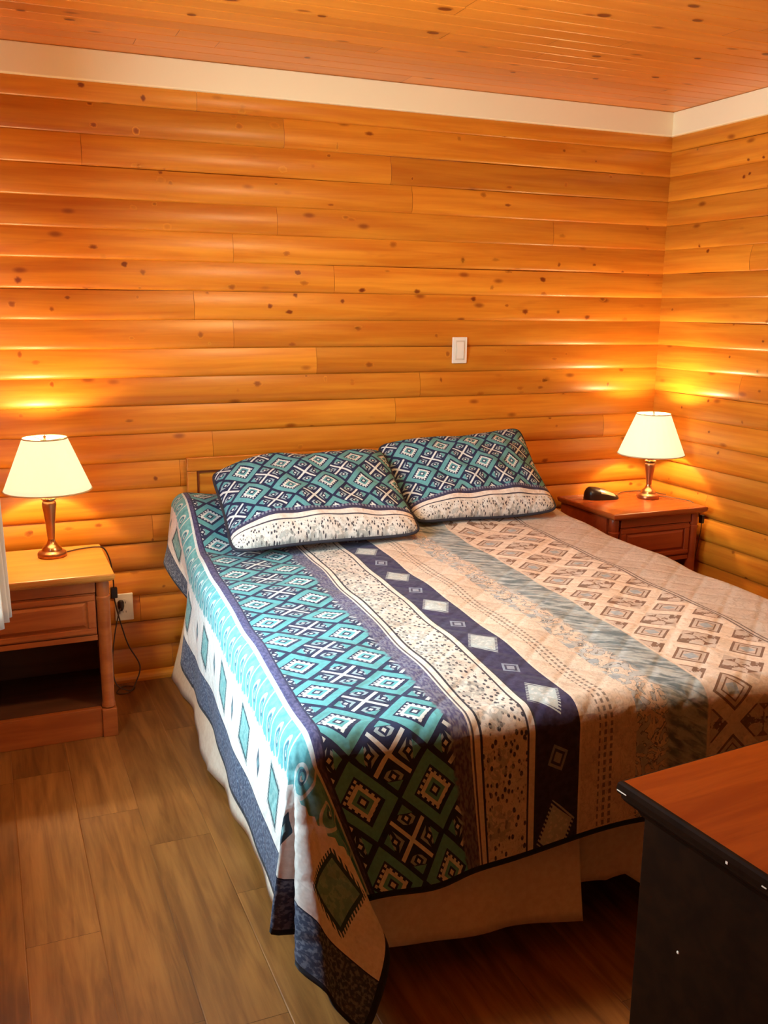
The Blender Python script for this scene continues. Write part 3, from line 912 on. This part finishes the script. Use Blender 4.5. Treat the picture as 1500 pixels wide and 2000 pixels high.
# ------------------------------------------------------------------ table lamps
def shade_mat():
    m = bpy.data.materials.new('lit_lamp_shade'); m.use_nodes = True; nt = m.node_tree; X.nt = nt; nt.nodes.clear()
    o = nt.nodes.new('ShaderNodeOutputMaterial'); d = nt.nodes.new('ShaderNodeBsdfDiffuse'); t = nt.nodes.new('ShaderNodeBsdfTranslucent'); e = nt.nodes.new('ShaderNodeEmission')
    d.inputs[0].default_value = (.80, .72, .52, 1); t.inputs[0].default_value = (.34, .30, .22, 1)
    m1 = nt.nodes.new('ShaderNodeMixShader'); m1.inputs[0].default_value = .45
    nt.links.new(d.outputs[0], m1.inputs[1]); nt.links.new(t.outputs[0], m1.inputs[2])
    e.inputs[0].default_value = (1.0, .92, .60, 1); e.inputs[1].default_value = SHADE_EMIT
    a = nt.nodes.new('ShaderNodeAddShader'); nt.links.new(m1.outputs[0], a.inputs[0]); nt.links.new(e.outputs[0], a.inputs[1]); nt.links.new(a.outputs[0], o.inputs[0])
    return m
SHADEM = shade_mat()
SHADETRIM = mat('shade_trim', (.62, .50, .30), rough=.8)
def bulb_mat():
    m = bpy.data.materials.new('lit_bulb'); m.use_nodes = True; b = m.node_tree.nodes['Principled BSDF']
    b.inputs['Emission Color'].default_value = (1, .85, .55, 1); b.inputs['Emission Strength'].default_value = 6; return m
BULBM = bulb_mat()
def lamp(label, loc, stem, rz=0.0):
    t = thing('table_lamp', label, 'lamp', loc, rz, 'bedside table lamps')
    k = stem                                    # stretch of the turned body
    MB().lathe([(.050, 0), (.052, .004), (.052, .014), (.048, .019), (.040, .021), (.036, .026), (.033, .033)], 40).build('base', BRASS_D, t, smooth=True, auto=.8)
    MB().lathe([(.037, .026), (.034, .034), (.026, .042), (.018, .050), (.0135, .060), (.0125, .066)], 40).build('base_dome', BRASS, t, smooth=True, auto=.9)
    z1 = .066
    MB().lathe([(.0125, z1), (.0135, z1+.012), (.018, z1+.055*k), (.0235, z1+.088*k), (.0255, z1+.100*k), (.024, z1+.108*k), (.018, z1+.113*k)], 40).build('body', BRASS_D, t, smooth=True, auto=.8)
    z2 = z1+.113*k
    MB().lathe([(.018, z2), (.027, z2+.003), (.027, z2+.008), (.019, z2+.013), (.021, z2+.024), (.024, z2+.029), (.024, z2+.034), (.013, z2+.037), (.013, z2+.046)], 40).build('collar', BRASS, t, smooth=True, auto=.7)
    z3 = z2+.046
    MB().lathe([(.016, z3), (.017, z3+.004), (.017, z3+.042), (.014, z3+.046)], 24).build('socket', BRASS, t, smooth=True, auto=.8)
    zb = z3+.046
    MB().lathe([(.012, zb), (.014, zb+.012), (.026, zb+.045), (.030, zb+.065), (.026, zb+.085), (.012, zb+.098), (.0, zb+.101)], 24).build('bulb', BULBM, t, smooth=True)
    zs0 = z3-.006; zs1 = zs0+.190; r0, r1 = .155, .078
    n = 96; s = MB(); A, B = [], []
    def ring(r, z, w): return [s.vert((r+w*math.cos(i*2*PI/n*24))*math.cos(2*PI*i/n), (r+w*math.cos(i*2*PI/n*24))*math.sin(2*PI*i/n), z) for i in range(n)]
    rr = [ring(r0+(r1-r0)*q, zs0+(zs1-zs0)*q, .0006) for q in np.linspace(0, 1, 9)]
    for a, b in zip(rr, rr[1:]):
        for i in range(n): s.face((a[i], a[(i+1) % n], b[(i+1) % n], b[i]))
    s.build('lamp_shade', SHADEM, t, smooth=True, solid=.0012)
    for nm, r, z in (('shade_trim', r0, zs0), ('shade_trim', r1, zs1)):
        MB().tube([(r*math.cos(2*PI*i/64), r*math.sin(2*PI*i/64), z) for i in range(64)], .0028, 6, closed=True).build(nm, SHADETRIM, t, smooth=True)
    sp = MB()
    for q in range(3):
        a = 2*PI*q/3; sp.tube([(0, 0, zs1-.012), (r1*math.cos(a), r1*math.sin(a), zs1)], .0015, 6)
    for q in (0, 1):
        sg = 1-2*q; sp.tube(spline([(sg*.016, 0, z3+.01), (sg*.045, 0, z3+.06), (sg*.04, 0, z3+.13), (sg*.006, 0, zs1-.012)], 6), .0015, 6)
    sp.build('harp', BRASS, t, smooth=True)
    MB().lathe([(.004, zs1-.012), (.007, zs1-.006), (.0035, zs1-.001), (.006, zs1+.006), (.0, zs1+.013)], 16).build('finial', BRASS, t, smooth=True)
    L = bpy.data.lights.new('lamp_light', 'POINT'); L.energy = LAMP_W; L.color = LAMP_COLOR; L.shadow_soft_size = .034
    lo = bpy.data.objects.new('lamp_light', L); COL.objects.link(lo); lo.parent = t; lo.location = (0, 0, zb+.06)
    b = [c for c in t.children if c.name.startswith('bulb')][0]
    b.visible_shadow = True
    lo.location = (0, 0, zb+.086)
    return t
lampL = lamp('lit bronze table lamp with a cream shade, beside the white curtain above the outlet', (-2.905, -.228, .6205), 1.30)
lampR = lamp('lit bronze table lamp with a cream shade, in the corner beside the alarm clock', (-.192, -.240, .6555), .95)

def cord(parent, pts, r=.0028, m=CORDM, name='cord'):
    P = [Vector(p)-Vector(parent.location) for p in pts]
    return MB().tube(spline(P, 8), r, 8).build(name, m, parent, smooth=True)
# left lamp: cord over the table edge, in-line switch, plug in the outlet and a loop on the floor
c1 = cord(lampL, [(-2.855, -.20, .6245), (-2.80, -.17, .6245), (-2.745, -.16, .6245), (-2.712, -.16, .615), (-2.690, -.15, .56), (-2.681, -.14, .48), (-2.680, -.13, .41), (-2.672, -.11, .36),
                   (-2.655, -.09, .28), (-2.628, -.08, .18), (-2.588, -.09, .09), (-2.612, -.12, .03), (-2.645, -.15, .0045), (-2.69, -.14, .0045), (-2.66, -.08, .0045), (-2.615, -.10, .0045), (-2.64, -.145, .010),
                   (-2.69, -.13, .04), (-2.695, -.09, .12), (-2.680, -.07, .22), (-2.660, -.055, .30), (-2.6445, -.040, .335)])
def boxat(name, parent, c, d, m, bev=.003):
    c = Vector(c)-Vector(parent.location)
    return MB().box(c.x-d[0], c.x+d[0], c.y-d[1], c.y+d[1], c.z-d[2], c.z+d[2]).build(name, m, parent, bevel=bev)
o = boxat('cord_switch', lampL, (-2.680, -.132, .425), (.013, .009, .022), BLACKP)
p = Vector((-2.6445, -.034, .345))-Vector(lampL.location)
pb = MB(); pb.lathe([(.006, -.03), (.010, -.024), (.013, -.012), (.013, .008), (.008, .014)], 16, c=tuple(p)); pb.build('plug', BLACKP, lampL, smooth=True, auto=.8)
# right lamp: cord behind the base to the table's far side
cord(lampR, [(-.145, -.225, .659), (-.11, -.26, .659), (-.075, -.33, .659), (-.054, -.40, .652), (-.048, -.44, .61), (-.046, -.455, .57), (-.045, -.45, .50), (-.042, -.40, .30), (-.04, -.30, .15), (-.042, -.20, .10)], .002)
boxat('cord_switch', lampR, (-.0465, -.455, .585), (.008, .012, .02), BLACKP)

# ------------------------------------------------------------------ small wall things
sw = thing('light_switch', 'white rocker light switch on the plank wall above the pillows', 'switch', (-1.1155, -.019, 1.353))
MB().box(-.036, .036, -.006, .004, -.058, .058).build('wall_plate', IVORY, sw, bevel=.003)
MB().box(-.0225, .0225, -.0085, -.005, -.043, .043).build('rocker_frame', mat('rocker_frame', (.62, .55, .45), rough=.4), sw, bevel=.001)
mb = MB(); a = [mb.vert(-.017, -.0088, -.036), mb.vert(.017, -.0088, -.036), mb.vert(.017, -.0125, .0), mb.vert(-.017, -.0125, .0), mb.vert(.017, -.0088, .036), mb.vert(-.017, -.0088, .036),
                 ]
mb.face((a[0], a[1], a[2], a[3])); mb.face((a[3], a[2], a[4], a[5])); mb.face((a[0], a[3], a[5])); mb.face((a[1], a[4], a[2])); mb.face((a[0], a[5], a[4], a[1]))
mb.build('rocker', IVORY, sw)
ol = thing('wall_outlet', 'white wall outlet with a dark plug in it, beside the nightstand near the bed', 'outlet', (-2.6305, -.019, .326))
MB().box(-.0365, .0365, -.006, .004, -.057, .057).build('wall_plate', IVORY, ol, bevel=.003)
for s in (-1, 1):
    q = MB().lathe([(.0, .0), (.0165, .0), (.0165, .0025), (.0, .0025)], 24)
    q.v = [(x, -.0060-z, y+s*.0195) for x, y, z in q.v]
    r_ = q.build('receptacle', IVORY, ol)
    sl = MB()
    for xx in (-.006, .006): sl.box(xx-.001, xx+.001, -.0088, -.0084, s*.0195-.003, s*.0195+.005)
    sl.build('slot', SLOT, r_)

# ------------------------------------------------------------------ alarm clock
ac = thing('alarm_clock', 'small dark rounded alarm clock lying on the corner nightstand', 'clock', (-.415, -.175, .6555), math.radians(-14))
mb = MB(); n = 28; rings = []
for i in range(n+1):
    a = i/n; x = -.085+.17*a
    hgt = .012+.046*math.sin(min(1, (1-a)*1.18+.0)*PI*.5)*(1-max(0, (.16-a)/.16)**2*.55) if a < .98 else .010
    dep = .048*math.sqrt(max(.04, 1-abs(2*a-1)**3.2))
    rings.append([mb.vert(x, dep*math.cos(t)*(1 if math.sin(t) > 0 else 1), max(0, hgt*max(0, math.sin(t))**.65)) for t in np.linspace(0, PI, 17)])
for A, B in zip(rings, rings[1:]):
    for k in range(16): mb.face((A[k], A[k+1], B[k+1], B[k]))
    mb.face((A[0], B[0], B[-1], A[-1]))
mb.face(rings[0]); mb.face(rings[-1][::-1])
mb.build('clock_body', BLACKP, ac, smooth=True, auto=.8)
mb = MB(); rows = []
for a in np.linspace(.40, .84, 12):
    x = -.085+.17*a; hgt = .012+.046*math.sin(min(1, (1-a)*1.18)*PI*.5)+.0008; dep = .048*math.sqrt(max(.04, 1-abs(2*a-1)**3.2))+.0006
    rows.append([mb.vert(x, dep*math.cos(t), hgt*max(0, math.sin(t))**.65) for t in np.linspace(PI*1.28/2, PI*.86, 9)])
for A, B in zip(rows, rows[1:]):
    for k in range(8): mb.face((A[k], A[k+1], B[k+1], B[k]))
mb.build('top_highlight', mat('top_highlight', (.50, .36, .20), rough=.15), ac, smooth=True)  # pale patch painted for the light reflected on the rounded top
cl = [(-.335, -.195, .662), (-.30, -.15, .66), (-.26, -.11, .6585), (-.20, -.085, .6585), (-.13, -.10, .6585), (-.085, -.16, .6585), (-.068, -.22, .6585)]
R_ = Matrix.Rotation(math.radians(14), 4, 'Z')
MB().tube(spline([R_ @ (Vector(p)-Vector(ac.location)) for p in cl], 8), .0022, 8).build('cord', CORDM, ac, smooth=True)

# ------------------------------------------------------------------ dresser
dr = thing('dresser', 'dark brown dresser with a glossy reddish top, in front of the foot of the bed', 'dresser', (-2.172, -2.670, 0), math.radians(4.6))
DW, DD, DH = 1.15, .50, .78
mb = MB(); rings = []
for ins, z in ((.030, DH-.058), (.026, DH-.050), (.018, DH-.043), (.010, DH-.036), (.006, DH-.030), (.006, DH-.026), (.001, DH-.022), (0, DH-.014), (.001, DH-.005), (.004, DH-.001), (.008, DH)):
    rings.append([mb.vert(ins, -DD+ins, z), mb.vert(DW-ins, -DD+ins, z), mb.vert(DW-ins, -ins, z), mb.vert(ins, -ins, z)])
for A, B in zip(rings, rings[1:]):
    for i in range(4): mb.face((A[i], A[(i+1) % 4], B[(i+1) % 4], B[i]), 1)
mb.face(rings[0][::-1], 1); mb.face(rings[-1], 0)
mb.build('top', [DRESS_TOP, DRESS_BODY], dr)
b = .034
for s in (b, DW-b-.02): MB().box(s, s+.02, -DD+b, -b, 0, DH-.058).build('side_panel', DRESS_BODY, dr, bevel=.002)
MB().box(b+.02, DW-b-.02, -b-.012, -b, .06, DH-.058).build('back_panel', DRESS_BODY, dr)
MB().box(b+.02, DW-b-.02, -DD+b+.01, -b-.012, .05, .07).build('bottom_panel', DRESS_BODY, dr)
MB().box(b+.02, DW-b-.02, -DD+b+.006, -DD+b+.026, 0, .075).build('kick_rail', DRESS_BODY, dr)
MB().box(DW/2-.012, DW/2+.012, -DD+b+.004, -DD+b+.03, .075, DH-.06).build('centre_rail', DRESS_BODY, dr)
for cx0, cx1 in ((b+.024, DW/2-.016), (DW/2+.016, DW-b-.024)):
    for z0, z1 in ((.085, .30), (.31, .52), (.53, .71)):
        d_ = MB().box(cx0, cx1, -DD+b-.004, -DD+b+.018, z0, z1).build('drawer', DRESS_BODY, dr, bevel=.004)
        q = MB().lathe([(.006, 0), (.006, .012), (.014, .018), (.014, .024), (.0, .028)], 16)
        q.v = [(x+(cx0+cx1)/2, -DD+b-.004-z, y+(z0+z1)/2) for x, y, z in q.v]
        q.build('knob', BRASS, d_, smooth=True)
# pale worn chips on the edge and a nail head on the side
CHIP = mat('bare_wood_chip', (.85, .66, .52), rough=.6)
for (yy, ln, wd) in ((-.002, .022, .0012), (-.235, .004, .003), (-.30, .008, .0012)):
    MB().box(-.0006, .0006, yy-ln, yy, DH-.016-wd, DH-.016+wd*.4).build('worn_chip', CHIP, dr)
q = MB().lathe([(.0028, 0), (.0022, .001), (0, .0014)], 12); q.v = [(b-z, y-.13, x+.53) for x, y, z in q.v]
q.build('nail_head', CHIP, dr)

# ------------------------------------------------------------------ curtain at the window beside the left nightstand
cu = thing('curtain', 'white cotton curtain hanging at far left in front of the nightstand by the outlet', 'curtain', (LX, 0, 0))
mb = MB(); n = 120; rows = 30; g = []
for i in range(n+1):
    a = i/n; col = []
    for j in range(rows+1):
        k = j/rows; z = 2.06+(.648-2.06)*k + .010*math.sin(a*9)*k
        y = -1.16+.30*a*(1-.12*math.sin(k*PI))
        x = .125+(.046+.030*k)*math.sin(a*2*PI*4.0-.9)+.012*math.sin(a*31+k*2)
        col.append(mb.vert(x, y, z))
    g.append(col)
for i in range(n):
    for j in range(rows): mb.face((g[i][j], g[i+1][j], g[i+1][j+1], g[i][j+1]))
mb.build('curtain_panel', CURTM, cu, smooth=True, solid=.002)
rd = MB().tube([(.125, -2.15, 2.03), (.125, -.78, 2.03)], .011, 12)
for y in (-2.1, -.82): rd.tube([(.0, y, 2.03), (.125, y, 2.03)], .007, 8)
rd.build('curtain_rod', BRASS, cu, smooth=True)

# ------------------------------------------------------------------ unseen fill light added on the ceiling to raise the overall brightness
if FILL_W > 0:
    cl_ = thing('added_fill_light', 'added unseen fill light, a round glowing dome on the ceiling above the bed', 'lamp', (-1.75, -1.62, CH))
    MB().lathe([(.15, 0), (.155, -.012), (.15, -.022)], 40).build('fill_ring', BRASS, cl_, smooth=True, auto=.6)
    dm = bpy.data.materials.new('lit_fill_dome'); dm.use_nodes = True; bb = dm.node_tree.nodes['Principled BSDF']
    bb.inputs['Emission Color'].default_value = (*FILL_COLOR, 1); bb.inputs['Emission Strength'].default_value = FILL_W/(PI*.145*.145)/PI*.8
    MB().lathe([(.145, -.022), (.142, -.045), (.12, -.070), (.08, -.088), (.04, -.096), (0, -.098)], 40).build('fill_dome', dm, cl_, smooth=True)
